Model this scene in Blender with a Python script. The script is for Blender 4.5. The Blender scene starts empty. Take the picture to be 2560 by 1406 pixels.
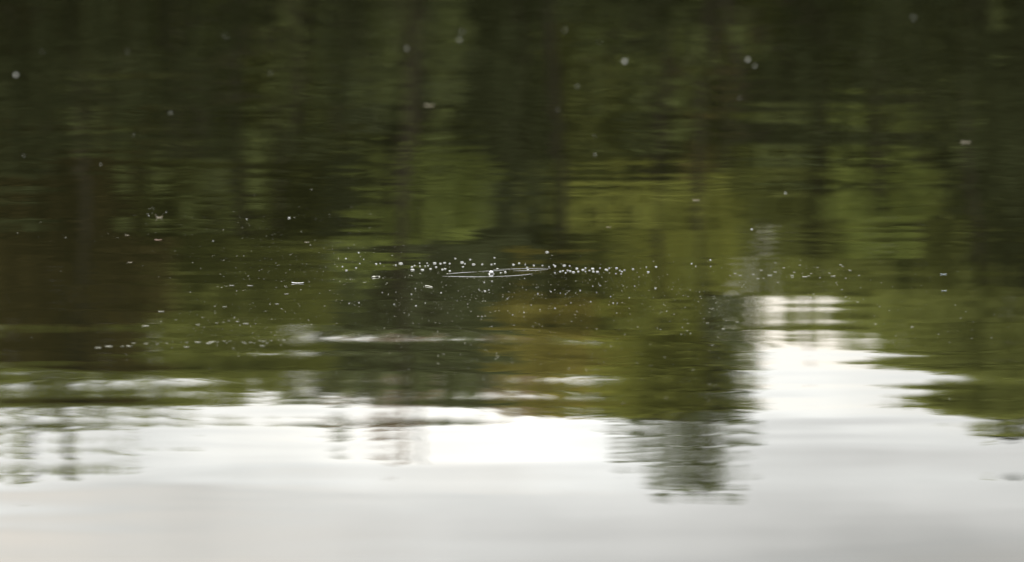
import bpy, math, random
import numpy as np
from mathutils import Vector
R = math.radians
rnd = random.Random(7)
rng = np.random.default_rng(11)
sc = bpy.context.scene
C = sc.collection

# ------------------------------------------------------------------ camera
CAM_H, PITCH, LENS = 1.5, 4.5, 270.0
cam_data = bpy.data.cameras.new('camera')
cam_data.sensor_width = 36.0
cam_data.lens = LENS
cam_data.clip_start = 0.1
cam_data.clip_end = 8000
cam_data.dof.use_dof = True
cam_data.dof.focus_distance = 19.2
cam_data.dof.aperture_fstop = 5.4
cam = bpy.data.objects.new('camera', cam_data)
C.objects.link(cam)
cam.location = (0, 0, CAM_H)
cam.rotation_euler = (R(90 - PITCH), 0, 0)
sc.camera = cam

# ------------------------------------------------------------------ light
SUN_EL, SUN_AZ = 42.0, -18.0         # degrees; azimuth from +Y (straight ahead), minus = left
sun_data = bpy.data.lights.new('sun', 'SUN')
sun_data.energy = 1.5
sun_data.angle = R(14)
sun_data.color = (1.0, 0.95, 0.86)
sun = bpy.data.objects.new('sun', sun_data)
C.objects.link(sun)
sd = Vector((math.sin(R(SUN_AZ)) * math.cos(R(SUN_EL)), math.cos(R(SUN_AZ)) * math.cos(R(SUN_EL)), math.sin(R(SUN_EL))))
sun.rotation_euler = sd.to_track_quat('Z', 'Y').to_euler()
sun.location = sd * 300

world = bpy.data.worlds.new('World')
sc.world = world
world.use_nodes = True
wt = world.node_tree
for n in list(wt.nodes): wt.nodes.remove(n)

def N(t, kind, **kw):
    n = t.nodes.new(kind)
    for k, v in kw.items():
        if k == 'inp':
            for i, x in v.items(): n.inputs[i].default_value = x
        else: setattr(n, k, v)
    return n
def math_node(t, op, a, b=None, clamp=False):
    n = t.nodes.new('ShaderNodeMath'); n.operation = op; n.use_clamp = clamp
    for i, x in enumerate((a, b)):
        if x is None: continue
        if hasattr(x, 'is_output'): t.links.new(x, n.inputs[i])
        else: n.inputs[i].default_value = x
    return n.outputs[0]
def ramp(t, fac, stops, interp='LINEAR'):
    n = t.nodes.new('ShaderNodeValToRGB'); n.color_ramp.interpolation = interp
    e = n.color_ramp.elements
    e[0].position, e[0].color = stops[0][0], (*stops[0][1], 1)
    e[1].position, e[1].color = stops[-1][0], (*stops[-1][1], 1)
    for p, c in stops[1:-1]:
        k = e.new(p); k.color = (*c, 1)
    t.links.new(fac, n.inputs[0])
    return n.outputs[0]
def mix(t, fac, a, b, mode='MIX'):
    n = t.nodes.new('ShaderNodeMix'); n.data_type = 'RGBA'; n.blend_type = mode
    for i, x in ((0, fac), (6, a), (7, b)):
        if hasattr(x, 'is_output'): t.links.new(x, n.inputs[i])
        elif i == 0: n.inputs[0].default_value = x
        else: n.inputs[i].default_value = (*x, 1)
    return n.outputs[2]

# overcast sky: cloud sheet mixed over a clear Nishita sky; pale and bright low down, greyer above, brightened overhead out of frame to light the trees
sky = N(wt, 'ShaderNodeTexSky', sky_type='NISHITA', sun_disc=False, sun_elevation=R(SUN_EL), sun_rotation=R(SUN_AZ))
tc = N(wt, 'ShaderNodeTexCoord')
sep = N(wt, 'ShaderNodeSeparateXYZ'); wt.links.new(tc.outputs['Generated'], sep.inputs[0])
elev = sep.outputs[2]
mp = N(wt, 'ShaderNodeMapping'); mp.inputs['Scale'].default_value = (7, 7, 38); wt.links.new(tc.outputs['Generated'], mp.inputs[0])
nz = N(wt, 'ShaderNodeTexNoise', inp={'Scale': 1.0, 'Detail': 5.0, 'Roughness': .5}); wt.links.new(mp.outputs[0], nz.inputs['Vector'])
mp2 = N(wt, 'ShaderNodeMapping'); mp2.inputs['Scale'].default_value = (14, 14, 26); mp2.inputs['Location'].default_value = (3.1, 1.7, .4)
wt.links.new(tc.outputs['Generated'], mp2.inputs[0])
nz2 = N(wt, 'ShaderNodeTexNoise', inp={'Scale': 1.0, 'Detail': 4.0, 'Roughness': .5}); wt.links.new(mp2.outputs[0], nz2.inputs['Vector'])
wob = math_node(wt, 'MULTIPLY', math_node(wt, 'SUBTRACT', nz.outputs[0], .5), .020)
bend = math_node(wt, 'MULTIPLY', math_node(wt, 'SINE', math_node(wt, 'MULTIPLY', sep.outputs[0], 9.0)), .009)   # the cloud bank sinks to the right
el2 = math_node(wt, 'ADD', math_node(wt, 'ADD', elev, wob), bend)
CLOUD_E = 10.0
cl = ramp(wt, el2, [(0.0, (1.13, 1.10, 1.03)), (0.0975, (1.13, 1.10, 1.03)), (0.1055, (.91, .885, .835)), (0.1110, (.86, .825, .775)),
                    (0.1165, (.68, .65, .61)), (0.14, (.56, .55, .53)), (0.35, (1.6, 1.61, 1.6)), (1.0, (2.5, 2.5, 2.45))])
var = math_node(wt, 'ADD', math_node(wt, 'MULTIPLY', nz2.outputs[0], 1.4), .31)
vc = N(wt, 'ShaderNodeCombineXYZ')
for i in range(3): wt.links.new(var, vc.inputs[i])
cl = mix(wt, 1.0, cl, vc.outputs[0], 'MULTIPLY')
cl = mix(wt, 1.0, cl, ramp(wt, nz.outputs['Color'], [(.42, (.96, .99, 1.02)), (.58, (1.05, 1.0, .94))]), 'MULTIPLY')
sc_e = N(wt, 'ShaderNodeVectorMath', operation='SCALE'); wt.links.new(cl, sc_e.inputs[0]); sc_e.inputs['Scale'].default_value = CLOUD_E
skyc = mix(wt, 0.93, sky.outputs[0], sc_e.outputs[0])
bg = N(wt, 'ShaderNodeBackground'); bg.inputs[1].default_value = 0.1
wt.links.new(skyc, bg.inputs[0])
wo = N(wt, 'ShaderNodeOutputWorld'); wt.links.new(bg.outputs[0], wo.inputs[0])

vs = sc.view_settings
sc.display_settings.display_device = 'sRGB'
vs.view_transform = 'Standard'; vs.look = 'None'; vs.gamma = 1; vs.exposure = 0.65; vs.use_curve_mapping = False
sc.cycles.use_denoising = True
sc.cycles.max_bounces = 8

# ------------------------------------------------------------------ helpers
FPX = 2560 / 36 * LENS
def dep(Y): return R(PITCH) + math.atan((Y - 703) / FPX)          # depression of a picture row
def ground(X, Y):                                                  # point of the water seen at a pixel of the photograph
    y = CAM_H / math.tan(dep(Y))
    return Vector(((X - 1280) / FPX * y, y, 0))
def bank(X, Y, D):                                                 # point whose mirror image is seen there, D metres away
    return Vector(((X - 1280) / FPX * D, D, D * math.tan(dep(Y)) - CAM_H))
def tag(o, label=None, cat=None, group=None, kind=None):
    for k, v in (('label', label), ('category', cat), ('group', group), ('kind', kind)):
        if v: o[k] = v
    return o
def mesh(name, V, F, mat=None, smooth=False):
    me = bpy.data.meshes.new(name); me.from_pydata([tuple(v) for v in V], [], F)
    if smooth: me.polygons.foreach_set('use_smooth', [True] * len(me.polygons))
    if mat: me.materials.append(mat)
    me.update(); return me
def link(name, data, parent=None, loc=None):
    o = bpy.data.objects.new(name, data); C.objects.link(o)
    if parent: o.parent = parent
    if loc is not None: o.location = loc
    return o
def material(name):
    m = bpy.data.materials.new(name); m.use_nodes = True
    t = m.node_tree
    for n in list(t.nodes): t.nodes.remove(n)
    out = t.nodes.new('ShaderNodeOutputMaterial')
    return m, t, out

# ------------------------------------------------------------------ materials
def leaf_material(name, c1, c2, trans=.35):
    m, t, out = material(name)
    g = N(t, 'ShaderNodeNewGeometry')
    nzz = N(t, 'ShaderNodeTexNoise', inp={'Scale': .9, 'Detail': 2.0}); t.links.new(g.outputs['Position'], nzz.inputs['Vector'])
    f = math_node(t, 'ADD', math_node(t, 'MULTIPLY', g.outputs['Random Per Island'], .5),
                  math_node(t, 'SUBTRACT', math_node(t, 'MULTIPLY', nzz.outputs[0], 1.6), .55), True)
    col = mix(t, f, c1, c2)
    d = N(t, 'ShaderNodeBsdfDiffuse'); t.links.new(col, d.inputs[0])
    tr = N(t, 'ShaderNodeBsdfTranslucent'); t.links.new(mix(t, .4, col, (c2[0] * 1.3, c2[1] * 1.3, c2[2] * .6)), tr.inputs[0])
    ms = N(t, 'ShaderNodeMixShader'); ms.inputs[0].default_value = trans
    t.links.new(d.outputs[0], ms.inputs[1]); t.links.new(tr.outputs[0], ms.inputs[2])
    t.links.new(ms.outputs[0], out.inputs[0])
    return m
LEAF = {
    'olive': leaf_material('olive_leaves', (.125,.138,.038), (.215,.23,.070)),
    'green': leaf_material('green_leaves', (.110,.135,.036), (.205,.235,.062)),
    'lime': leaf_material('yellow_green_leaves', (.185,.20,.045), (.28,.285,.070)),
    'pinkish': leaf_material('pinkish_brown_twig_leaves', (.20,.15,.11), (.30,.23,.18)),
    'ochre': leaf_material('ochre_leaves', (.20,.175,.045), (.32,.275,.075)),
    'slate': leaf_material('grey_green_leaves', (.085,.098,.048), (.15,.168,.085), .25),
    'dim_olive': leaf_material('dimmed_olive_leaves', (.050,.060,.020), (.100,.115,.040), .2),  # dimmed olive: shade put into the colour of exposed front trees
    'umber': leaf_material('golden_brown_leaves', (.062, .050, .018), (.10, .082, .026), .2),
    'brown': leaf_material('brown_leaves', (.050,.038,.015), (.085,.066,.024), .15),
    'dark':   leaf_material('dark_evergreen_shade_leaves', (.020, .024, .011), (.042, .048, .020), .1),  # understorey shade is put into this very dark leaf colour
}
m_bark, t, out = material('bark')
g = N(t, 'ShaderNodeNewGeometry')
mpb = N(t, 'ShaderNodeMapping'); mpb.inputs['Scale'].default_value = (6, 6, 1.2); t.links.new(g.outputs['Position'], mpb.inputs[0])
nb = N(t, 'ShaderNodeTexNoise', inp={'Scale': 2.0, 'Detail': 6.0}); t.links.new(mpb.outputs[0], nb.inputs['Vector'])
d = N(t, 'ShaderNodeBsdfDiffuse'); t.links.new(ramp(t, nb.outputs[0], [(.3, (.018, .015, .010)), (.7, (.045, .037, .028))]), d.inputs[0])
t.links.new(d.outputs[0], out.inputs[0])

m_land, t, out = material('bank_soil')
g = N(t, 'ShaderNodeNewGeometry')
nl = N(t, 'ShaderNodeTexNoise', inp={'Scale': .35, 'Detail': 8.0}); t.links.new(g.outputs['Position'], nl.inputs['Vector'])
d = N(t, 'ShaderNodeBsdfDiffuse'); t.links.new(ramp(t, nl.outputs[0], [(.35, (.035, .045, .015)), (.65, (.075, .07, .035))]), d.inputs[0])
t.links.new(d.outputs[0], out.inputs[0])

def water_material(name, waves):
    m, t, out = material(name)
    p = N(t, 'ShaderNodeBsdfPrincipled')
    p.inputs['Base Color'].default_value = (.010, .0105, .0042, 1)
    p.inputs['Roughness'].default_value = .0
    p.inputs['IOR'].default_value = 1.333
    t.links.new(p.outputs[0], out.inputs[0])
    if not waves: return m
    g = N(t, 'ShaderNodeNewGeometry'); pos = g.outputs['Position']
    def layer(scale, sx, detail, off, distort=0.0):
        mpn = N(t, 'ShaderNodeMapping'); mpn.inputs['Scale'].default_value = (sx, 1, 1); mpn.inputs['Location'].default_value = off
        t.links.new(pos, mpn.inputs[0])
        n = N(t, 'ShaderNodeTexNoise', inp={'Scale': scale, 'Detail': detail, 'Roughness': .5, 'Distortion': distort})
        t.links.new(mpn.outputs[0], n.inputs['Vector'])
        v = N(t, 'ShaderNodeVectorMath', operation='SUBTRACT'); v.inputs[1].default_value = (.5, .5, .5)
        t.links.new(n.outputs['Color'], v.inputs[0])
        return v.outputs[0], n
    # a patchy field that makes some stretches of water livelier than others
    _, patch = layer(.35, .9, 1.0, (4, 9, 0))
    pf = ramp(t, patch.outputs[0], [(.36, (.35, .35, .35)), (.66, (1.5, 1.5, 1.5))])
    acc = None
    for scale, sx, det, off, amp in WAVES:
        v, _ = layer(scale, sx, det, off)
        s = N(t, 'ShaderNodeVectorMath', operation='MULTIPLY'); s.inputs[1].default_value = (amp * sx, amp, 0)
        t.links.new(v, s.inputs[0]); cur = s.outputs[0]
        if scale > 1.5:
            q = N(t, 'ShaderNodeVectorMath', operation='MULTIPLY'); t.links.new(cur, q.inputs[0]); t.links.new(pf, q.inputs[1]); cur = q.outputs[0]
        if acc is None: acc = cur
        else:
            a = N(t, 'ShaderNodeVectorMath', operation='ADD'); t.links.new(acc, a.inputs[0]); t.links.new(cur, a.inputs[1]); acc = a.outputs[0]
    a = N(t, 'ShaderNodeVectorMath', operation='ADD'); t.links.new(acc, a.inputs[0]); a.inputs[1].default_value = (0, 0, 1)
    nn = N(t, 'ShaderNodeVectorMath', operation='NORMALIZE'); t.links.new(a.outputs[0], nn.inputs[0])
    t.links.new(nn.outputs[0], p.inputs['Normal'])
    return m
# (noise scale per metre, stretch across the view, detail, offset, slope amplitude)
WAVES = [(.8, .5, 1.0, (0, 0, 0), .0045), (1.6, .5, .5, (3, 6, 0), .0042), (2.6, .5, .7, (7, 3, 0), .0105), (7.0, .38, .6, (2, 8, 0), .0060), (20.0, .5, 1.0, (5, 1, 0), .0010)]
m_water = water_material('lake_water', True)
m_ridge = water_material('ripple_water', False)

def matte(name, c, rough=.6, spec=.4):
    m, t, out = material(name)
    g = N(t, 'ShaderNodeNewGeometry'); oi = N(t, 'ShaderNodeObjectInfo')
    n = N(t, 'ShaderNodeTexNoise', inp={'Scale': 300.0, 'Detail': 3.0}); t.links.new(g.outputs['Position'], n.inputs['Vector'])
    f = math_node(t, 'ADD', math_node(t, 'MULTIPLY', n.outputs[0], .5), math_node(t, 'MULTIPLY', oi.outputs['Random'], .5))
    p = N(t, 'ShaderNodeBsdfPrincipled'); p.inputs['Roughness'].default_value = rough
    t.links.new(mix(t, f, tuple(x * .62 for x in c), c), p.inputs['Base Color']); t.links.new(p.outputs[0], out.inputs[0])
    return m
m_fluff = matte('seed_down', (.62, .63, .60), .9)
m_pale = matte('pale_plant_litter', (.46, .46, .38))
m_white = matte('white_petal', (.85, .85, .84))
m_tan = matte('tan_litter', (.36, .31, .22))
m_pink = matte('dull_pink_litter', (.30, .18, .13))
m_blue = matte('grey_blue_litter', (.34, .40, .42))
m_bub = matte('white_bubble', (.72, .73, .76), .15, .6)
m_speck = matte('pollen', (.68, .68, .56))

# ------------------------------------------------------------------ land and water
xs = [-3000, -1200, -600, -400, -300, -220] + list(range(-160, 161, 10)) + [220, 300, 400, 600, 1200, 3000]
ys = [-3000, -1000, -300, -100, -30, -8, -3, 0, 3, 6, 12, 40, 80, 120, 160, 185, 190, 194, 198, 203, 210, 220, 240, 270, 320, 500, 1200, 3500]
def land_z(x, y):
    d = max(3 - y, y - 192 - 3 * math.sin(x * .05), abs(x) - 330)      # >0 on land
    b = max(-1.6, min(.9, d * .16))
    if d > 6: b += min(6, (d - 6) * .05) + .25 * math.sin(x * .21 + y * .13)
    return b
V = [(x, y, land_z(x, y)) for y in ys for x in xs]
nx = len(xs)
F = [(j * nx + i, j * nx + i + 1, (j + 1) * nx + i + 1, (j + 1) * nx + i) for j in range(len(ys) - 1) for i in range(nx - 1)]
tag(link('ground', mesh('ground', V, F, m_land, True)), kind='structure')
V = [(x, y, 0) for y in range(-4, 237, 20) for x in range(-400, 401, 20)]
nx = 41
F = [(j * nx + i, j * nx + i + 1, (j + 1) * nx + i + 1, (j + 1) * nx + i) for j in range(12) for i in range(nx - 1)]
tag(link('water', mesh('water', V, F, m_water)), kind='structure')

# ------------------------------------------------------------------ trees on the far bank, seen as reflections
def leaf_mesh(name, cen, size, mat):
    """cen: (n,3) leaf centres; each leaf is one bent rhombus of two triangles."""
    n = len(cen)
    u = rng.normal(size=(n, 3)); u /= np.linalg.norm(u, axis=1)[:, None]
    w = rng.normal(size=(n, 3)); w -= (w * u).sum(1)[:, None] * u; w /= np.linalg.norm(w, axis=1)[:, None]
    s = (size * rng.uniform(.6, 1.4, n))[:, None]
    P = np.stack([cen - u * s, cen - w * s * .55, cen + u * s, cen + w * s * .55], 1).reshape(-1, 3)
    me = bpy.data.meshes.new(name)
    me.vertices.add(4 * n); me.vertices.foreach_set('co', P.astype('f4').ravel())
    me.loops.add(4 * n); me.loops.foreach_set('vertex_index', np.arange(4 * n, dtype='i4'))
    me.polygons.add(n); me.polygons.foreach_set('loop_start', np.arange(0, 4 * n, 4, dtype='i4'))
    me.update(calc_edges=True); me.materials.append(mat)
    return me
def clump_points(c, rx, ry, rz, n, sprays=26):
    """points gathered on many small sprays scattered through an ellipsoid, thinning to its edge"""
    k = max(4, sprays)
    q = rng.normal(size=(k, 3)); q /= np.linalg.norm(q, axis=1)[:, None]
    q *= rng.uniform(.15, 1.0, k)[:, None] ** .45
    a = rng.integers(0, k, n)
    jit = rng.normal(size=(n, 3)) * .20
    return (q[a] + jit) * np.array([rx, ry, rz]) + np.array(c)
def tube(V, F, pts, r0, r1, n=7):
    base = len(V)
    for i, p in enumerate(pts):
        tdir = (pts[min(i + 1, len(pts) - 1)] - pts[max(i - 1, 0)]).normalized()
        a = tdir.orthogonal().normalized(); b = tdir.cross(a)
        r = r0 + (r1 - r0) * i / (len(pts) - 1)
        for k in range(n):
            V.append(p + (a * math.cos(k * 6.2832 / n) + b * math.sin(k * 6.2832 / n)) * r)
    for i in range(len(pts) - 1):
        for k in range(n):
            F.append((base + i * n + k, base + i * n + (k + 1) % n, base + (i + 1) * n + (k + 1) % n, base + (i + 1) * n + k))
def tree(name, label, colour, D, clumps, group, leaf=.13, cat='tree'):
    """clumps: (X, Y, half width px, half height px, leaves per square metre)"""
    cs = []; ragged = []
    if leaf == .13:                       # smaller outlying sprays make the crown's edge ragged
        r_ = random.Random(len(label) * 31 + int(clumps[0][0]))
        for X, Y, hw, hh, dens in clumps:
            if dens < 6: continue
            for _ in range(4):
                a = r_.uniform(0, 6.283); q = r_.uniform(.75, 1.35); e = r_.uniform(.25, .5)
                ragged.append((X + math.cos(a) * hw * q, Y + math.sin(a) * hh * q, hw * e, min(hh, hw) * e * 1.1, dens * .55))
    for X, Y, hw, hh, dens in clumps + ragged:
        c = bank(X, Y, D + rnd.uniform(-1.2, 1.2)); k = D / FPX
        cs.append((c, hw * k, hh * k, dens))
    bx = sum(c.x for c, *_ in cs) / len(cs)
    root = link(name, None, None, (bx, D, max(0, land_z(bx, D)) - .1))
    tag(root, label, cat, group)
    o = root.location
    pts = []
    for c, rx, rz, dens in cs:
        ry = max(.7, min(2.0, (rx + rz) * .5))
        pts.append(clump_points(c - o, rx, ry, rz, int(dens * 3.2 * rx * rz * 3.14) + 8, int(22 + 30 * rx * rz)))
    link('crown', leaf_mesh('crown', np.concatenate(pts), leaf, LEAF[colour]), root)
    top = max(c.z for c, *_ in cs)
    tp = [Vector((.25 * math.sin(i * 1.3 + bx) * i / 5, .2 * math.cos(i + bx), i * (top - o.z) / 8)) for i in range(9)]
    V, F = [], []; tube(V, F, tp, .22, .025, 10)
    link('trunk', mesh('trunk', V, F, m_bark, True), root)
    for c, rx, rz, dens in cs[:len(clumps)]:
        e = c - o; zb = max(.8, e.z - .7 - abs(e.x) * .8); i = min(7.99, zb / (top - o.z) * 8)
        s = tp[int(i)].lerp(tp[int(i) + 1], i - int(i))
        mid = s.lerp(e, .5) + Vector((0, 0, -.25))
        V, F = [], []; tube(V, F, [s, s.lerp(mid, .5), mid, mid.lerp(e, .6), e], .07, .02, 6)
        for _ in range(5):
            q = e + Vector((rnd.uniform(-1, 1) * rx, rnd.uniform(-.6, .6), rnd.uniform(-.6, 1) * rz))
            tube(V, F, [mid.lerp(e, rnd.uniform(.2, .9)), mid.lerp(q, .6) + Vector((0, 0, .05)), q], .02, .006, 4)
        link('limb', mesh('limb', V, F, m_bark, True), root)
    return root

G = 'trees along the far bank'
TREES = [
 ('brown tree at the left end of the mirrored treeline with dull brown leaves', 'brown', 200,
  [(60, 640, 170, 160, 45), (250, 760, 150, 150, 45), (40, 860, 170, 130, 45), (-120, 500, 160, 200, 40), (230, 560, 120, 130, 30)]),
 ('thin topped tree whose loose twigs trail into the sky reflection at the left', 'olive', 198,
  [(70, 960, 170, 60, 40), (260, 955, 150, 55, 40), (420, 955, 120, 50, 34), (90, 1010, 150, 40, 22), (260, 1000, 120, 30, 18), (40, 1060, 110, 70, 12), (170, 1045, 90, 60, 11), (330, 1030, 110, 45, 9), (430, 1050, 60, 20, 6), (165, 1120, 60, 35, 8), (15, 1140, 60, 35, 8), (280, 1130, 90, 14, 4), (60, 1195, 35, 10, 5), (170, 1190, 25, 8, 5)]),
 ('olive green broad tree left of the middle of the mirrored treeline', 'olive', 203,
  [(430, 820, 150, 120, 40), (600, 740, 130, 130, 40), (700, 860, 130, 110, 36), (480, 950, 110, 45, 28), (660, 940, 90, 50, 24), (560, 1010, 60, 12, 12), (720, 1000, 50, 16, 12), (520, 650, 120, 90, 34), (780, 700, 90, 110, 36)]),
 ('slate green tree in the middle with ragged lower edge', 'slate', 201,
  [(950, 720, 110, 110, 42), (1060, 830, 140, 90, 42), (1150, 700, 120, 110, 42), (960, 880, 120, 70, 30), (1110, 925, 110, 40, 26), (1220, 860, 70, 60, 26), (850, 930, 90, 50, 16), (770, 970, 70, 28, 12), (850, 1020, 24, 75, 16), (1050, 985, 70, 30, 22), (790, 1000, 60, 20, 14), (1150, 985, 60, 20, 12)]),
 ('slim pinkish twiggy sapling poking into the white sky reflection', 'pinkish', 196,
  [(968, 1010, 40, 60, 11), (975, 1080, 32, 55, 7), (1000, 975, 90, 30, 10), (1270, 975, 50, 40, 12), (880, 1000, 60, 20, 6)]),
 ('bright green tree high in the picture left of the dark gap', 'green', 197.5,
  [(1120, 400, 50, 90, 26), (1190, 440, 45, 110, 34), (1050, 470, 50, 90, 34), (1120, 500, 60, 70, 40), (1010, 560, 110, 50, 30), (1160, 560, 40, 60, 24), (950, 500, 40, 90, 16), (1060, 330, 30, 70, 12), (910, 600, 60, 60, 18), (880, 690, 50, 70, 14), (990, 620, 60, 40, 20)]),
 ('ochre tree with yellow brown leaves beside the yellow green tree', 'ochre', 200,
  [(1390, 850, 120, 90, 44), (1330, 940, 70, 60, 30), (1470, 800, 90, 70, 40), (1400, 1005, 70, 25, 20), (1480, 870, 70, 60, 34), (1350, 800, 80, 70, 34)]),
 ('yellow green tree standing right of the ochre tree', 'lime', 197.5,
  [(1640, 950, 110, 75, 46), (1600, 860, 90, 90, 42), (1720, 900, 90, 90, 42), (1700, 820, 90, 80, 36), (1640, 480, 90, 50, 16), (1690, 570, 80, 70, 26), (1800, 590, 70, 90, 32), (1560, 500, 60, 60, 14), (1480, 560, 50, 90, 22), (1740, 470, 50, 50, 20), (1600, 1005, 80, 30, 22), (1720, 985, 90, 50, 28), (1640, 650, 120, 90, 30)]),
 ('tall loose grey green tree that reaches furthest into the sky reflection', 'slate', 197,
  [(1800, 800, 40, 70, 14), (1720, 1060, 120, 60, 34), (1760, 1130, 105, 50, 30), (1670, 1105, 90, 42, 20), (1790, 1010, 80, 60, 22), (1640, 1050, 90, 40, 14), (1745, 1178, 95, 18, 26), (1750, 1230, 85, 7, 18), (1590, 1090, 60, 50, 4), (1600, 1050, 60, 30, 5), (1840, 920, 50, 80, 13), (1835, 1040, 40, 60, 6), (1850, 840, 40, 60, 16)]),
 ('brownish green tree at the right beside the bright gap', 'olive', 204,
  [(1860, 690, 60, 40, 30), (1850, 620, 60, 60, 30), (1930, 440, 100, 110, 38), (1930, 600, 90, 90, 34), (2060, 620, 110, 80, 30), (2000, 540, 90, 80, 30), (2160, 790, 40, 45, 5), (2080, 670, 100, 40, 30), (2170, 700, 80, 40, 26), (2010, 660, 90, 50, 34), (2060, 735, 60, 20, 14), (2140, 775, 70, 24, 18), (2220, 815, 80, 28, 26), (2290, 860, 80, 30, 28)]),
 ('green tree right of the bright gap with long level boughs', 'green', 198,
  [(2140, 500, 60, 50, 24), (2220, 450, 90, 35, 26), (2300, 520, 60, 80, 34), (2200, 590, 100, 40, 26), (2340, 430, 60, 40, 16), (2250, 380, 80, 20, 10), (2120, 400, 40, 40, 10), (2180, 540, 50, 50, 30)]),
 ('olive tree at the right end sloping down to the frame edge', 'olive', 198,
  [(2340, 770, 110, 80, 40), (2460, 820, 130, 110, 42), (2380, 900, 90, 40, 34), (2480, 930, 110, 70, 32), (2560, 980, 90, 60, 32), (2370, 910, 90, 40, 18), (2350, 950, 30, 30, 12), (2640, 900, 150, 120, 36)]),
 ('dark tree at the right edge of the frame', 'dark', 200,
  [(2460, 420, 120, 150, 42), (2520, 620, 110, 130, 42), (2620, 300, 140, 200, 40), (2540, 1040, 60, 22, 26), (2600, 990, 90, 60, 30), (2560, 1085, 40, 8, 8)]),
 ('olive tree behind the dark hollow at the top left', 'dim_olive', 193.8,
  [(790, 110, 90, 130, 15), (700, 180, 50, 120, 9), (640, 330, 40, 60, 10), (650, 420, 30, 90, 10), (300, 420, 22, 90, 12), (390, 400, 22, 80, 12), (1000, 60, 70, 140, 14), (1120, 120, 50, 180, 13), (950, 200, 60, 80, 8), (1110, 300, 40, 70, 9), (200, 300, 60, 50, 5), (520, 480, 60, 50, 7), (440, 330, 40, 60, 5), (880, 330, 50, 60, 5)]),
 ('faint golden brown tree at the top right', 'umber', 194,
  [(1840, 100, 50, 110, 6), (1810, 210, 50, 50, 7), (1700, 190, 40, 50, 4), (1740, 400, 30, 60, 6)]),
 ('olive tree at the top right of the middle', 'dim_olive', 193.6,
  [(1560, 100, 80, 130, 10), (1760, 60, 90, 110, 9), (1880, 60, 50, 90, 9), (1460, 180, 40, 120, 7), (1640, 260, 70, 60, 7), (2330, 120, 40, 110, 5), (2500, 40, 40, 60, 5), (2350, 330, 90, 30, 6), (1720, 300, 40, 60, 6), (2130, 300, 60, 40, 4), (1960, 380, 50, 40, 9)]),
]
for lab, col, D, cl_ in TREES: tree('tree', lab, col, D, cl_, G)

# broader trees behind fill the wood up to its outline
PROF = [(-600, 1040), (0, 1000), (150, 1030), (280, 985), (420, 1020), (520, 985), (640, 1010), (740, 950), (850, 985), (950, 1010), (1080, 1000), (1180, 960), (1240, 915), (1310, 990), (1400, 1020), (1470, 925), (1560, 1000), (1800, 1000), (1840, 940), (1885, 770), (2000, 770), (2100, 810), (2200, 870), (2330, 945), (2450, 1010), (2560, 1070), (3200, 1080)]
def prof(X):
    for (a, b), (c, d_) in zip(PROF, PROF[1:]):
        if a <= X <= c: return b + (d_ - b) * (X - a) / (c - a)
    return 950
def filler(label, colour, Xc, hw, D, dy=0, y0=-650, size=88, dens=40):
    cl_ = []; Y = y0; k = 0
    while Y < prof(Xc) + dy:
        for X in (Xc - hw * .62, Xc, Xc + hw * .62):
            Xj = X + rnd.uniform(-30, 30); Yj = Y + rnd.uniform(-45, 45)
            if Yj < prof(Xj) + dy - size * .6: cl_.append((Xj, Yj, size * rnd.uniform(.9, 1.5), size * rnd.uniform(.8, 1.3), dens if Y > -100 else dens * .5))
        Y += size * 1.25
    tree('tree', label, colour, D, cl_, G, .16)
for lab, col, X, hw, D in (
    ('broad brown leaved tree behind the left end of the mirrored treeline', 'brown', 120, 170, 204),
    ('broad olive tree filling the wood behind left of the middle', 'olive', 430, 170, 207),
    ('second broad olive tree nearer the slate green one', 'olive', 730, 160, 208),
    ('broad slate green tree behind the middle of the treeline', 'slate', 1020, 160, 206),
    ('broad dark slate tree behind the ochre tree', 'slate', 1270, 130, 208),
    ('broad olive tree behind the ochre and lime trees', 'olive', 1530, 140, 207),
    ('broad olive leaved tree behind the tall loose grey green one', 'olive', 1700, 120, 206),
    ('low broad brownish green tree closing the foot of the bright gap', 'olive', 2010, 160, 209),
    ('broad green tree behind the level boughs right of the gap', 'green', 2240, 130, 208),
    ('broad olive tree behind the right end of the treeline', 'olive', 2470, 150, 206),
    ('olive tree just outside the right end of the treeline', 'olive', 2790, 190, 204),
    ('brownish tree just outside the left end of the treeline', 'brown', -220, 190, 204)):
    filler(lab, col, X, hw, D)
# bushes added along the shore; their dark colour stands in for deep shade
def shore(label, D, clumps): tree('shade_bush', label, 'dark', D, clumps, 'added shade bushes along the shore', .15, 'bush')
SB = [
 ('tall dark bush on the shore at the left end', [(0, 200, 130, 260, 34), (150, 120, 130, 230, 34), (-160, 100, 150, 300, 34), (60, 430, 90, 60, 26)]),
 ('dark bush on the shore with a notched top, left of centre', [(310, 80, 110, 240, 34), (480, 120, 110, 270, 34), (560, 330, 70, 110, 28)]),
 ('low dark bush on the shore under the olive hollow', [(640, -40, 110, 160, 34), (850, 60, 80, 190, 30), (760, 350, 90, 90, 26)]),
 ('narrow dark tall bush below the centre', [(1260, 120, 90, 250, 36), (1340, 380, 50, 110, 28), (1230, -150, 130, 200, 36)]),
 ('low dark bush right of centre', [(1500, -60, 150, 150, 34), (1700, -60, 150, 150, 34), (1610, 90, 90, 110, 16), (1790, 150, 80, 120, 14), (1600, 300, 60, 60, 12)]),
 ('dark broad bush right of the golden tree', [(1960, 180, 100, 230, 36), (2080, 120, 110, 210, 36), (1880, 300, 60, 80, 28)]),
 ('dark broad bush on the shore at the right end', [(2250, 60, 110, 230, 34), (2420, 120, 120, 270, 34), (2560, 200, 120, 300, 34), (2700, 100, 130, 300, 34)]),
 ('low dark bush between the centre bushes', [(950, -130, 130, 140, 34), (1100, -160, 120, 130, 34)]),
]
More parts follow.
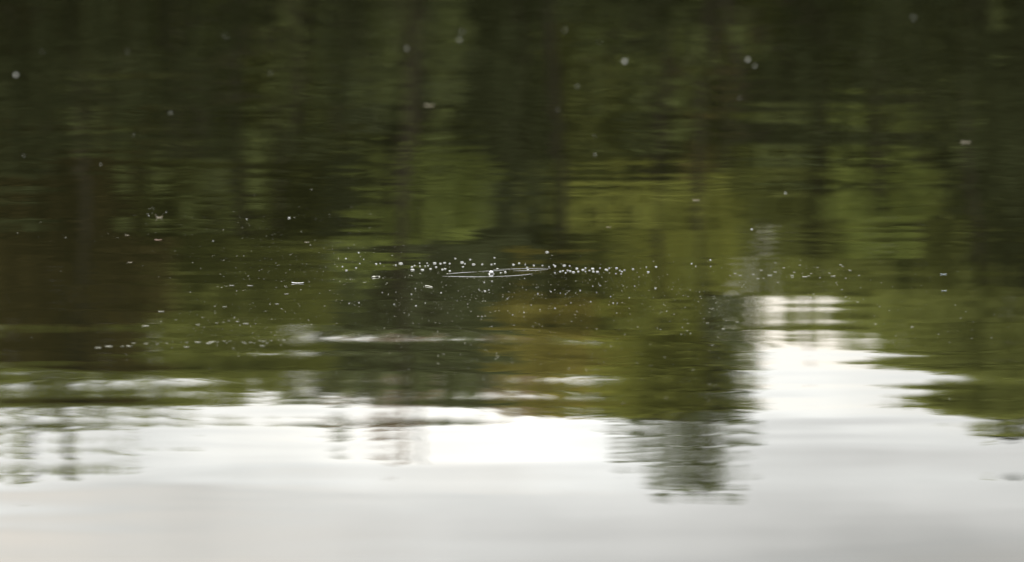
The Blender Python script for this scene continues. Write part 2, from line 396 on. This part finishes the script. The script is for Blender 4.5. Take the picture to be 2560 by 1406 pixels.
for lab, cl_ in SB: shore(lab, 195 + rnd.uniform(-.5, .8), [(X, Y, w, h, d_) for X, Y, w, h, d_ in cl_] + [(X, -450, w * 1.1, 170, 16) for X, Y, w, h, d_ in cl_[:2]])

# dark evergreens close the wood behind them, three kinds copied along the bank
def evergreen(h, w, seed):
    root = link('evergreen_tree', None)
    pts = []
    for i in range(26):
        z = 1.2 + (h - 1.4) * i / 25; r = w * (1 - (i / 26) ** 1.6) + .3
        n = int(70 * r * r) + 60
        a = rng.uniform(0, 6.283, n); rr = r * np.sqrt(rng.uniform(.1, 1, n)) * (1 + .18 * np.sin(a * 5 + i))
        pts.append(np.stack([rr * np.cos(a), rr * np.sin(a), z + rng.normal(0, .25, n) - rr * .22], 1))
    link('crown', leaf_mesh('crown', np.concatenate(pts), .26, LEAF['dark']), root)
    V, F = [], []; tube(V, F, [Vector((0, 0, h * i / 6)) for i in range(7)], .2, .02, 8)
    link('trunk', mesh('trunk', V, F, m_bark, True), root)
    return root
def copy_thing(o):
    c = o.copy(); C.objects.link(c)
    for ch in o.children:
        d_ = ch.copy(); C.objects.link(d_); d_.parent = c
    return c
protos = [evergreen(15, 2.6, 1), evergreen(13.5, 2.2, 2), evergreen(14.3, 3.0, 3)]
used = [False] * 3
def place_ever(x, y, s, label, group):
    k = rnd.randrange(3)
    o = protos[k] if not used[k] else copy_thing(protos[k]); used[k] = True
    o.location = (x, y, max(0, land_z(x, y)) - .1); o.rotation_euler = (0, 0, rnd.uniform(0, 6.28)); o.scale = (s * rnd.uniform(.9, 1.15), s * rnd.uniform(.9, 1.15), s)
    tag(o, label, 'tree', group)
x = -19.0
while x < 19:
    top = 14.9 if not (5.2 < x < 11.5) else 13.4
    place_ever(x, 211 + rnd.uniform(-1.5, 1.5), top / 14.3 * rnd.uniform(.92, 1.0), 'dark evergreen behind the leafy trees', 'dark evergreens behind the far bank trees'); x += 1.25
x = -130.0
while x < 130:
    if abs(x) > 17: place_ever(x, 203 + rnd.uniform(-3, 6), rnd.uniform(1.0, 1.3), 'dark evergreen further along the far bank', 'dark evergreens further along the far bank')
    x += 3.4

# ------------------------------------------------------------------ floating litter
def fluff_mesh(i):
    r_ = random.Random(100 + i); V, F = [], []
    n = 7                                                # lumpy dome
    rings = [(.32, .0), (.36, .12), (.22, .28)]
    for r, z in rings:
        for k in range(n):
            a = k * 6.2832 / n + z; q = r * r_.uniform(.75, 1.2)
            V.append((q * math.cos(a), q * math.sin(a), z))
    V.append((0, 0, .36))
    for j in range(2):
        for k in range(n): F.append((j * n + k, j * n + (k + 1) % n, (j + 1) * n + (k + 1) % n, (j + 1) * n + k))
    for k in range(n): F.append((2 * n + k, 2 * n + (k + 1) % n, 3 * n))
    for _ in range(16):                                  # hairs
        a = r_.uniform(0, 6.283); e = r_.uniform(.1, 1.2); L = r_.uniform(.35, .6)
        d_ = Vector((math.cos(a) * math.cos(e), math.sin(a) * math.cos(e), math.sin(e)))
        s = d_.orthogonal().normalized() * .035; b = len(V)
        V += [Vector((0, 0, .12)) + s, Vector((0, 0, .12)) - s, Vector((0, 0, .12)) + d_ * L]
        F.append((b, b + 1, b + 2))
    return mesh('seed_fluff', V, F, m_fluff, False)
def flake_mesh(i, mat, nm='plant_scrap'):
    r_ = random.Random(300 + i); V, F = [], []
    n = 12; top, bot = [], []
    for k in range(n):
        a = k * 6.2832 / n; q = r_.uniform(.85, 1.1)
        x, y = .5 * math.cos(a) * q, .32 * math.sin(a) * q
        z = .05 + .10 * x * x * 4 * r_.uniform(.6, 1.2)
        V.append((x, y, z))
    for k in range(n): V.append((V[k][0] * .96, V[k][1] * .94, V[k][2] - .05))
    V.append((0, 0, .055)); V.append((0, 0, 0))
    for k in range(n):
        F.append((k, (k + 1) % n, 24)); F.append(((k + 1) % n + n, k + n, 25)); F.append((k + n, (k + 1) % n + n, (k + 1) % n, k))
    return mesh(nm, V, F, mat, True)
FL = [fluff_mesh(i) for i in range(6)]
SK = {k: [flake_mesh(i, m) for i in range(3)] for k, m in (('pale', m_pale), ('white', m_white), ('tan', m_tan), ('pink', m_pink), ('blue', m_blue))}
def mm_per_px(Y): return ground(1280, Y).y / FPX * 1.0006      # metres per photograph pixel across the view
def put(name, me, X, Y, w, label, cat, group=None, hz=1.0, rot=None, depth=1.0):
    p = ground(X, Y); s = w * mm_per_px(Y)
    s *= rnd.uniform(.62, .92) if name == 'seed_fluff' and Y > 470 else 1
    o = link(name, me, None, (p.x, p.y, .0006))
    o.scale = (s, s * depth, s * hz * .5); o.rotation_euler = (0, 0, rnd.uniform(-.5, .5) if rot is None else rot)
    if name == 'seed_fluff' and Y > 420: o.scale.x *= 1.25
    return tag(o, label, cat, group)
Z1 = lambda x, y: (850 + x / 3.012, 600 + y / 3.012)
Z2 = lambda x, y: (x / 2.977, 480 + y / 2.977)
Z3 = lambda x, y: (1600 + x / 2.667, 560 + y / 2.667)

band = [(270,183,9),(300,180,7),(418,192,7),(540,205,8),(560,195,6),(545,228,12),(598,177,7),(600,200,7),(620,228,12),(640,200,7),(655,178,7),(660,197,7),(680,221,8),(712,178,11),(722,207,8),(755,181,8),(785,175,9),(825,180,8),(770,225,8),(790,220,10),(825,236,8),(868,143,9),(918,172,11),(925,205,8),(1005,187,11),(940,182,7),(980,150,7),(1070,186,7),(1140,187,8),(1163,137,8),(1165,182,7),(1185,220,8),(1210,250,7),(1245,245,9),(1305,188,9),(1350,178,8),(1395,188,7),(1410,210,9),(1415,228,8),(1460,195,8),(1525,195,8),(1575,205,7),(1620,200,8),(1610,190,6),(1730,198,9),(1620,250,8),(1660,240,8),(1680,235,7),(1700,250,9),(1715,232,8),(1735,237,8),(1760,245,11),(1785,218,10),(1795,240,8),(1830,228,9),(1850,215,8),(1850,240,7),(1880,232,7),(1905,220,12),(1910,240,8),(1940,242,10),(1960,215,7),(2005,225,11),(2030,215,9),(2015,230,9),(2085,215,9),(2110,232,8),(2125,240,8),(2145,230,7),(2210,222,9),(2325,245,10),(2383,205,8),(2310,207,6),(2120,258,7),(2080,256,6)]
for x, y, w in band:
    X, Y = Z1(x, y)
    if X < 1115: l, g_ = 'white seed fluff in the band left of the ring', 'seed fluffs in the band left of the ripple ring'
    elif X < 1385: l, g_ = 'white seed fluff floating along the back of the ripple ring', 'seed fluffs along the back of the ripple ring'
    else: l, g_ = 'white seed fluff in the dense band right of the ring', 'seed fluffs in the band right of the ripple ring'
    put('seed_fluff', rnd.choice(FL), X, Y, w * 1.08, l, 'seed fluff', g_)
X, Y = Z1(455, 180); put('seed_fluff', FL[1], X, Y, 16, 'largest white seed fluff near the left end of the bright band', 'seed fluff')
X, Y = Z1(1690, 195); put('seed_fluff', FL[2], X, Y, 16, 'largest white seed fluff at the left start of the dense right band', 'seed fluff')
X, Y = Z1(1560, 95); put('seed_fluff', FL[3], X, Y, 12, 'lone seed fluff on dark water above the right end of the ripple ring', 'seed fluff')
loose1 = [(15,203,8),(42,143,7),(45,232,9),(138,98,7),(118,213,8),(175,148,5),(145,180,6)]
for x, y, w in loose1:
    X, Y = Z1(x, y); put('seed_fluff', rnd.choice(FL), X, Y, w, 'small seed fluff past the left end of the bright band', 'seed fluff', 'loose seed fluffs past the left end of the band')
loose2 = [(2378,368,8),(2222,350,7),(1085,322,10),(1145,313,8),(565,368,8),(760,400,8),(1045,375,8),(1120,380,8),(1090,388,12),(65,480,10),(570,498,10),(405,487,9),(1385,548,7),(1300,567,8),(1620,517,7),(1890,467,8),(2060,478,8),(2090,478,6),(1740,475,6),(1810,383,8),(1068,578,6),(1390,292,5),(140,475,8),(1960,345,7),(535,412,8),(315,398,5),(418,398,5),(640,478,6),(1490,410,9),(1590,392,8),(880,460,5),(2040,428,7),(1440,492,6),(1260,445,6),(2180,437,6),(960,485,5),(1905,350,7),(1935,398,6),(1700,410,6),(1660,403,6)]
for x, y, w in loose2:
    X, Y = Z1(x, y); put('seed_fluff', rnd.choice(FL), X, Y, w * .8, 'tiny seed fluff strewn below the ripple ring', 'seed fluff', 'loose seed fluffs below the ripple ring')
right = [(58,323,10),(110,288,8),(45,290,6),(347,267,8),(375,285,6),(473,243,7),(475,285,5)]
for x, y, w in right:
    X, Y = Z3(x, y); put('seed_fluff', rnd.choice(FL), X, Y, w, 'small seed fluff between the dense band and bright gap', 'seed fluff', 'seed fluffs between the band and the gap')
rim = [(605,345,6),(640,332,9),(672,345,9),(762,338,9),(793,366,9),(815,311,9),(830,364,7),(870,345,14),(907,323,9),(963,295,7),(908,260,6),(1020,346,10),(1022,358,9),(1033,325,7),(1070,277,7),(1105,355,14),(1133,349,8),(1147,333,7),(1190,292,7),(1293,351,12),(1345,275,8),(1358,285,8),(1408,312,8),(1467,345,7),(1378,364,7),(1270,330,6),(1205,362,6)]
for x, y, w in rim:
    X, Y = Z3(x, y); put('plant_scrap', rnd.choice(SK['pale']), X, Y, w, 'tiny pale scrap above the bright sky streaks', 'plant scrap', 'pale scraps above the bright gap', 1.6, rnd.uniform(-.4, .4))
inner = [(1352,440,6),(1478,427,5),(1140,495,9),(1085,510,5),(1378,489,7),(1165,470,6),(945,510,6),(107,430,8),(395,520,5),(490,565,6),(1460,523,7),(1605,552,6),(1580,670,7),(1825,690,9),(455,664,7),(560,702,9),(487,810,7),(655,657,9),(318,716,6),(683,424,5),(500,486,5),(925,392,6),(1315,395,5)]
for x, y, w in inner:
    X, Y = Z3(x, y); put('plant_scrap', rnd.choice(SK['pale']), X, Y, w, 'tiny pale scrap around the bright sky streaks', 'plant scrap', 'pale scraps around the bright streaks', 1.8, rnd.uniform(-.4, .4))
row = [(985,1128,30),(1075,1132,35),(1160,1135,30),(1232,1127,25),(1275,1118,15),(1340,1120,15),(1383,1122,25),(1465,1121,50),(1380,1157,45),(1270,1163,18),(1565,1119,50),(1545,1129,45),(1610,1118,25),(1610,1142,20),(1660,1114,25),(1680,1125,20),(1705,1113,20),(1805,1122,30),(1820,1130,25),(1857,1122,25),(1885,1128,20),(1925,1110,25),(1950,1115,30),(1970,1110,20),(1980,1127,25),(2010,1108,20),(1945,1148,40),(1730,1168,25),(1850,1175,10),(2065,1107,15),(2105,1105,25),(2160,1105,20),(2085,1143,15),(800,1153,60),(900,1152,30),(950,1150,45),(720,1163,50)]
for x, y, w in row:
    X, Y = Z2(x, y); put('plant_scrap', rnd.choice(SK['pale']), X, Y, w / 2.977, 'flat pale scrap in the long broken row', 'plant scrap', 'pale scraps in the long row at the lower left', .8, rnd.uniform(-.25, .25), .8)
over = [(1462,990,30),(1822,983,45),(1760,967,30),(1695,962,25),(1655,972,20),(1605,978,25),(1300,955,20),(1500,937,18),(1435,1018,14),(1510,1010,18),(1735,943,14),(1915,1077,15),(2040,1068,18),(1875,1052,12),(1595,1068,12)]
for x, y, w in over:
    X, Y = Z2(x, y); put('plant_scrap', rnd.choice(SK['pale']), X, Y, w / 2.977, 'pale scrap in the loose line above the long row', 'plant scrap', 'pale scraps in the line above the long row', .9, rnd.uniform(-.25, .25), .8)
mid = [(1720,699,40),(1855,700,50),(1678,703,18),(1613,707,14),(2125,710,20),(2050,712,15),(2125,762,40),(2055,837,35),(1665,857,35),(1593,853,20),(1593,905,18),(1592,889,12),(1960,650,10),(1850,655,10),(1810,650,10),(2300,703,12),(2395,658,10),(2480,655,14),(1635,615,14)]
for x, y, w in mid:
    X, Y = Z2(x, y); put('plant_scrap', rnd.choice(SK['pale']), X, Y, w / 2.977, 'pale scrap around the bright white petal', 'plant scrap', 'pale scraps around the white petal', .9, rnd.uniform(-.25, .25), .7)

U = lambda X, Y, w, kind, lab, hz=.8, d_=.8: put('plant_scrap', SK[kind][rnd.randrange(3)], X, Y, w, lab, 'plant scrap', None, hz, rnd.uniform(-.2, .2), d_)
put('petal', SK['white'][1], 743, 709, 33, 'brightest flat white petal left of the ripple ring', 'petal', None, .9, .05, .5)
U(393, 601, 19, 'pink', 'dull pink brown scrap on dark water at the left')
U(322, 657, 12, 'tan', 'short greyish scrap below left of the pink brown scrap')
U(400, 780, 16, 'pale', 'lone pale scrap on dark olive water high above the long row')
U(361, 816, 19, 'pale', 'lone slightly tilted pale scrap at the left above the long row')
U(315, 589, 12, 'tan', 'dull tan scrap left of the pink brown scrap')
U(766, 607, 14, 'tan', 'small yellowish scrap under the three dark ripple streaks')
U(910, 707, 9, 'pale', 'short pale scrap just below the pale twig')
U(1072, 265, 25, 'tan', 'blurred oblong tan scrap far up on the dark water', 1.3)
U(1741, 502, 20, 'tan', 'tan blurred scrap on green water right of centre', 1.3)
U(1522, 569, 13, 'tan', 'yellowish small scrap above the dense right band', 1.3)
U(2417, 357, 26, 'tan', 'blurred brownish white scrap beside the dark right edge', 1.2)
U(2362, 687, 18, 'blue', 'grey blue scrap on dark ripples at the right', 1.4)
U(2363, 728, 14, 'blue', 'faint grey blue scrap directly below the other at the right', 1.4)
for X, Y, w, lab in ((722, 546, 10, 'white seed fluff above the three dark ripple streaks'), (531, 603, 6, 'small upright white fluff right of the pink brown scrap'),
        (1881, 574, 12, 'blurred seed fluff on olive water above the bright gap'), (615, 549, 9, 'dim fluff between the horned leaf curl and the white fluff'),
        (38, 188, 24, 'blurred bright fluff near the left edge high up'), (1148, 100, 24, 'faint blurred fluff on the dark hollow near the top middle'),
        (1155, 80, 16, 'fainter fluff close above the blurred fluff near the top middle'), (1017, 122, 20, 'dim blurred fluff left of the top middle pair'),
        (425, 283, 14, 'small slanting blurred fluff in the upper left dark water'), (57, 390, 12, 'dim small fluff at the left edge under the bright blurred one'),
        (1562, 154, 30, 'round bright blurred fluff at the top right of centre'), (1870, 150, 29, 'bright blurred fluff at the top right with a dim neighbour'),
        (1888, 166, 19, 'dim fluff touching the bright blurred one at the top right'), (1443, 217, 18, 'faint fluff below left of the round bright blurred one'),
        (1488, 387, 14, 'faint fluff above the yellow green ripples right of centre'), (1487, 341, 11, 'very dim fluff just above the faint one right of centre'),
        (1395, 275, 14, 'very dim fluff under the faint fluff in the upper middle'), (563, 92, 16, 'very dim blurred fluff near the top left'),
        (318, 130, 14, 'very dim blurred fluff left of the top left one'), (105, 130, 12, 'very dim blurred fluff above the bright one at the left edge'),
        (2284, 45, 22, 'large very dim fluff near the top right corner'), (1412, 75, 17, 'very dim blurred fluff at the top of the dark hollow'),
        (1850, 246, 13, 'very dim fluff below the bright top right pair'), (333, 339, 9, 'tiny upright dim fluff in the upper left'),
        (250, 412, 13, 'dim fluff on dark ripples at the upper left'), (674, 183, 12, 'very dim fluff in the olive patch at the upper left'),
        (1500, 105, 10, 'very dim small fluff above left of the round bright one'), (1965, 484, 9, 'dim fluff on brownish water right of centre')):
    f_ = (.30 if 'very dim' in lab else .36 if ('dim' in lab or 'faint' in lab) else .48) if Y < 420 else .8
    put('seed_fluff', FL[rnd.randrange(6)], X, Y, w * f_, lab, 'seed fluff')

# pale twig left of the ring
V, F = [], []
p = ground(938, 694); s = mm_per_px(694)
tube(V, F, [Vector((-9 * s, -.01, .0012)), Vector((-3 * s, 0, .002)), Vector((4 * s, .004, .0022)), Vector((10 * s, .012, .001))], .0022, .0014, 6)
tag(link('twig', mesh('twig', V, F, m_pale, True), None, (p.x, p.y, 0)), 'short pale twig lying level just left of the ripple ring', 'twig')
V, F = [], []
p = ground(1072, 717)
tube(V, F, [Vector((-9 * s, .015, .001)), Vector((-2 * s, 0, .0015)), Vector((5 * s, -.012, .001)), Vector((9 * s, -.03, .001))], .0014, .0008, 6)
tag(link('twig', mesh('twig', V, F, m_pale, True), None, (p.x, p.y, 0)), 'thin slanting pale twig below the left part of the ripple ring', 'twig')
# curled leaf with two raised tips
p = ground(396, 545); s = mm_per_px(545)
V, F = [], []
for i in range(13):
    a = (i / 12 - .5) * 2; z = .0008 + .011 * abs(a) ** 4; w = .0035 * (1 - .75 * abs(a) ** 2)
    x = 11 * s * (a - .12 * a ** 5)
    V += [(x, -w, z), (x, w, z + .001), (x, 0, z - .0008)]
for i in range(12):
    b = i * 3
    F += [(b, b + 3, b + 4, b + 1), (b + 1, b + 4, b + 5, b + 2), (b + 2, b + 5, b + 3, b)]
tag(link('curled_leaf', mesh('curled_leaf', V, F, m_tan, True), None, (p.x, p.y, 0)), 'small pale curled leaf with two raised tips like horns', 'leaf')
for X, Y, w in ((372, 522, 8), (378, 521, 6), (413, 531, 10), (370, 540, 8), (367, 536, 6), (382, 524, 5)):
    put('seed_fluff', rnd.choice(FL), X, Y, w * .5, 'dim small fluff beside the horned leaf curl', 'seed fluff', 'fluffs round the horned leaf curl')

# bubble with its film collar and the ripple ring round it
def lathe(prof, n=20):
    V, F = [], []
    for r, z in prof:
        for k in range(n): V.append((r * math.cos(k * 6.2832 / n), r * math.sin(k * 6.2832 / n), z))
    for j in range(len(prof) - 1):
        for k in range(n): F.append((j * n + k, j * n + (k + 1) % n, (j + 1) * n + (k + 1) % n, (j + 1) * n + k))
    return V, F
p = ground(1228, 685); s = mm_per_px(685)
root = tag(link('bubble', None, None, p), 'single round whitish bubble in the middle of the ripple ring', 'bubble')
V, F = lathe([(5.5 * s * math.cos(a), 3.5 * s + 4.5 * s * math.sin(a) if a > -.6 else 0) for a in [-.9 + i * .247 for i in range(10)]] + [(.00005, 8.05 * s)])
link('dome', mesh('dome', V, F, m_bub, True), root)
V, F = lathe([(9 * s, .0002), (7.5 * s, .0006), (6 * s, .002), (5 * s, .003)])
link('collar', mesh('collar', V, F, m_ridge, True), root)
def ridge(name, pix, width, height, par):
    """a low crest of water along a line of picture points; its slope facing the viewer mirrors the sky"""
    P = [ground(X, Y) for X, Y in pix]; Q = []
    for i in range(len(P) - 1):
        a, b, c_, d_ = P[max(i - 1, 0)], P[i], P[i + 1], P[min(i + 2, len(P) - 1)]
        for k in range(10):
            u = k / 10
            Q.append(.5 * ((2 * b) + (c_ - a) * u + (2 * a - 5 * b + 4 * c_ - d_) * u * u + (3 * b - a - 3 * c_ + d_) * u ** 3))
    Q.append(P[-1]); V, F = [], []; m_ = 9; n = len(Q)
    for i, q in enumerate(Q):
        tdir = (Q[min(i + 1, n - 1)] - Q[max(i - 1, 0)]).normalized(); nn_ = Vector((-tdir.y, tdir.x, 0))
        e = min(1, 3 * i / n, 3 * (n - 1 - i) / n) * (1 + .45 * math.sin(i * 1.9) * math.sin(i * .77 + 1))
        for k in range(m_):
            f = k / (m_ - 1) - .5
            pnt = q + nn_ * f * width * (.35 + .65 * e)
            V.append((pnt.x, pnt.y, .0003 + height * e * math.cos(f * math.pi) ** 2))
    for i in range(n - 1):
        for k in range(m_ - 1): F.append((i * m_ + k, i * m_ + k + 1, (i + 1) * m_ + k + 1, (i + 1) * m_ + k))
    return link(name, mesh(name, V, F, m_ridge, True), par)
root = tag(link('ripple_ring', None, None, (0, 0, 0)), 'thin bright ripple ring spreading round the whitish bubble', 'ripple')
ridge('crest', [(1106, 691), (1150, 692), (1190, 692.6), (1232, 692)], .024, .0007, root)
ridge('crest', [(1222, 692.6), (1262, 691), (1300, 688.5), (1332, 685)], .016, .0005, root)
ridge('crest', [(1115, 685.6), (1150, 682.4), (1192, 680.2)], .016, .0005, root)
ridge('crest', [(1196, 679.4), (1232, 677.6), (1266, 677)], .014, .0004, root)
ridge('crest', [(1232, 674.6), (1282, 673), (1330, 671.8), (1378, 671.4)], .016, .0005, root)
ridge('crest', [(1282, 677.6), (1325, 677), (1372, 674)], .014, .0005, root)

# the countless finest specks
def density(X, Y):
    d_ = 0
    for cx, cy, sx, sy, a in ((1400, 730, 330, 55, 1.0), (1250, 690, 350, 14, .9), (750, 660, 270, 90, .55), (620, 830, 260, 50, .5), (1950, 690, 230, 45, .5),
                              (1150, 800, 350, 70, .45), (1800, 770, 180, 60, .5), (200, 590, 200, 12, .3), (600, 550, 250, 20, .3), (2250, 800, 250, 90, .2), (1400, 920, 500, 60, .2)):
        d_ += a * math.exp(-((X - cx) / sx) ** 2 - ((Y - cy) / sy) ** 2)
    return min(1, d_)
V, F = [], []; cnt = 0
while cnt < 2000:
    X, Y = rnd.uniform(-100, 2660), rnd.uniform(470, 1010)
    if rnd.random() > density(X, Y): continue
    p = ground(X, Y); s = rnd.choice((.5, .55, .6, .7, .8, 1.0, 1.5)) * .00068 * 1.1; b = len(V); w = rnd.uniform(1, 1.9)
    V += [(p.x - s * w, p.y, s * .3), (p.x, p.y - s, s * .3), (p.x + s * w, p.y, s * .3), (p.x, p.y + s, s * .3), (p.x, p.y, s * .55), (p.x, p.y, 0.0001)]
    F += [(b, b + 1, b + 4), (b + 1, b + 2, b + 4), (b + 2, b + 3, b + 4), (b + 3, b, b + 4), (b + 1, b, b + 5), (b + 2, b + 1, b + 5)]; cnt += 1
tag(link('pollen_specks', mesh('pollen_specks', V, F, m_speck)), 'countless pinprick pale specks strewn over the middle of the water', 'pollen', None, 'stuff')

# say which one: every member of a group is placed by its order from the left
def ordinal(n): return '%d%s' % (n, 'th' if 10 <= n % 100 <= 20 else {1: 'st', 2: 'nd', 3: 'rd'}.get(n % 10, 'th'))
byl = {}
for o in sc.objects:
    if o.parent is None and 'label' in o and 'group' in o: byl.setdefault(o['label'], []).append(o)
for lab, os_ in byl.items():
    if len(os_) < 2: continue
    os_.sort(key=lambda o: o.location.x / max(o.location.y, .1))
    for i, o in enumerate(os_): o['label'] = '%s from the left, %s' % (ordinal(i + 1), lab)
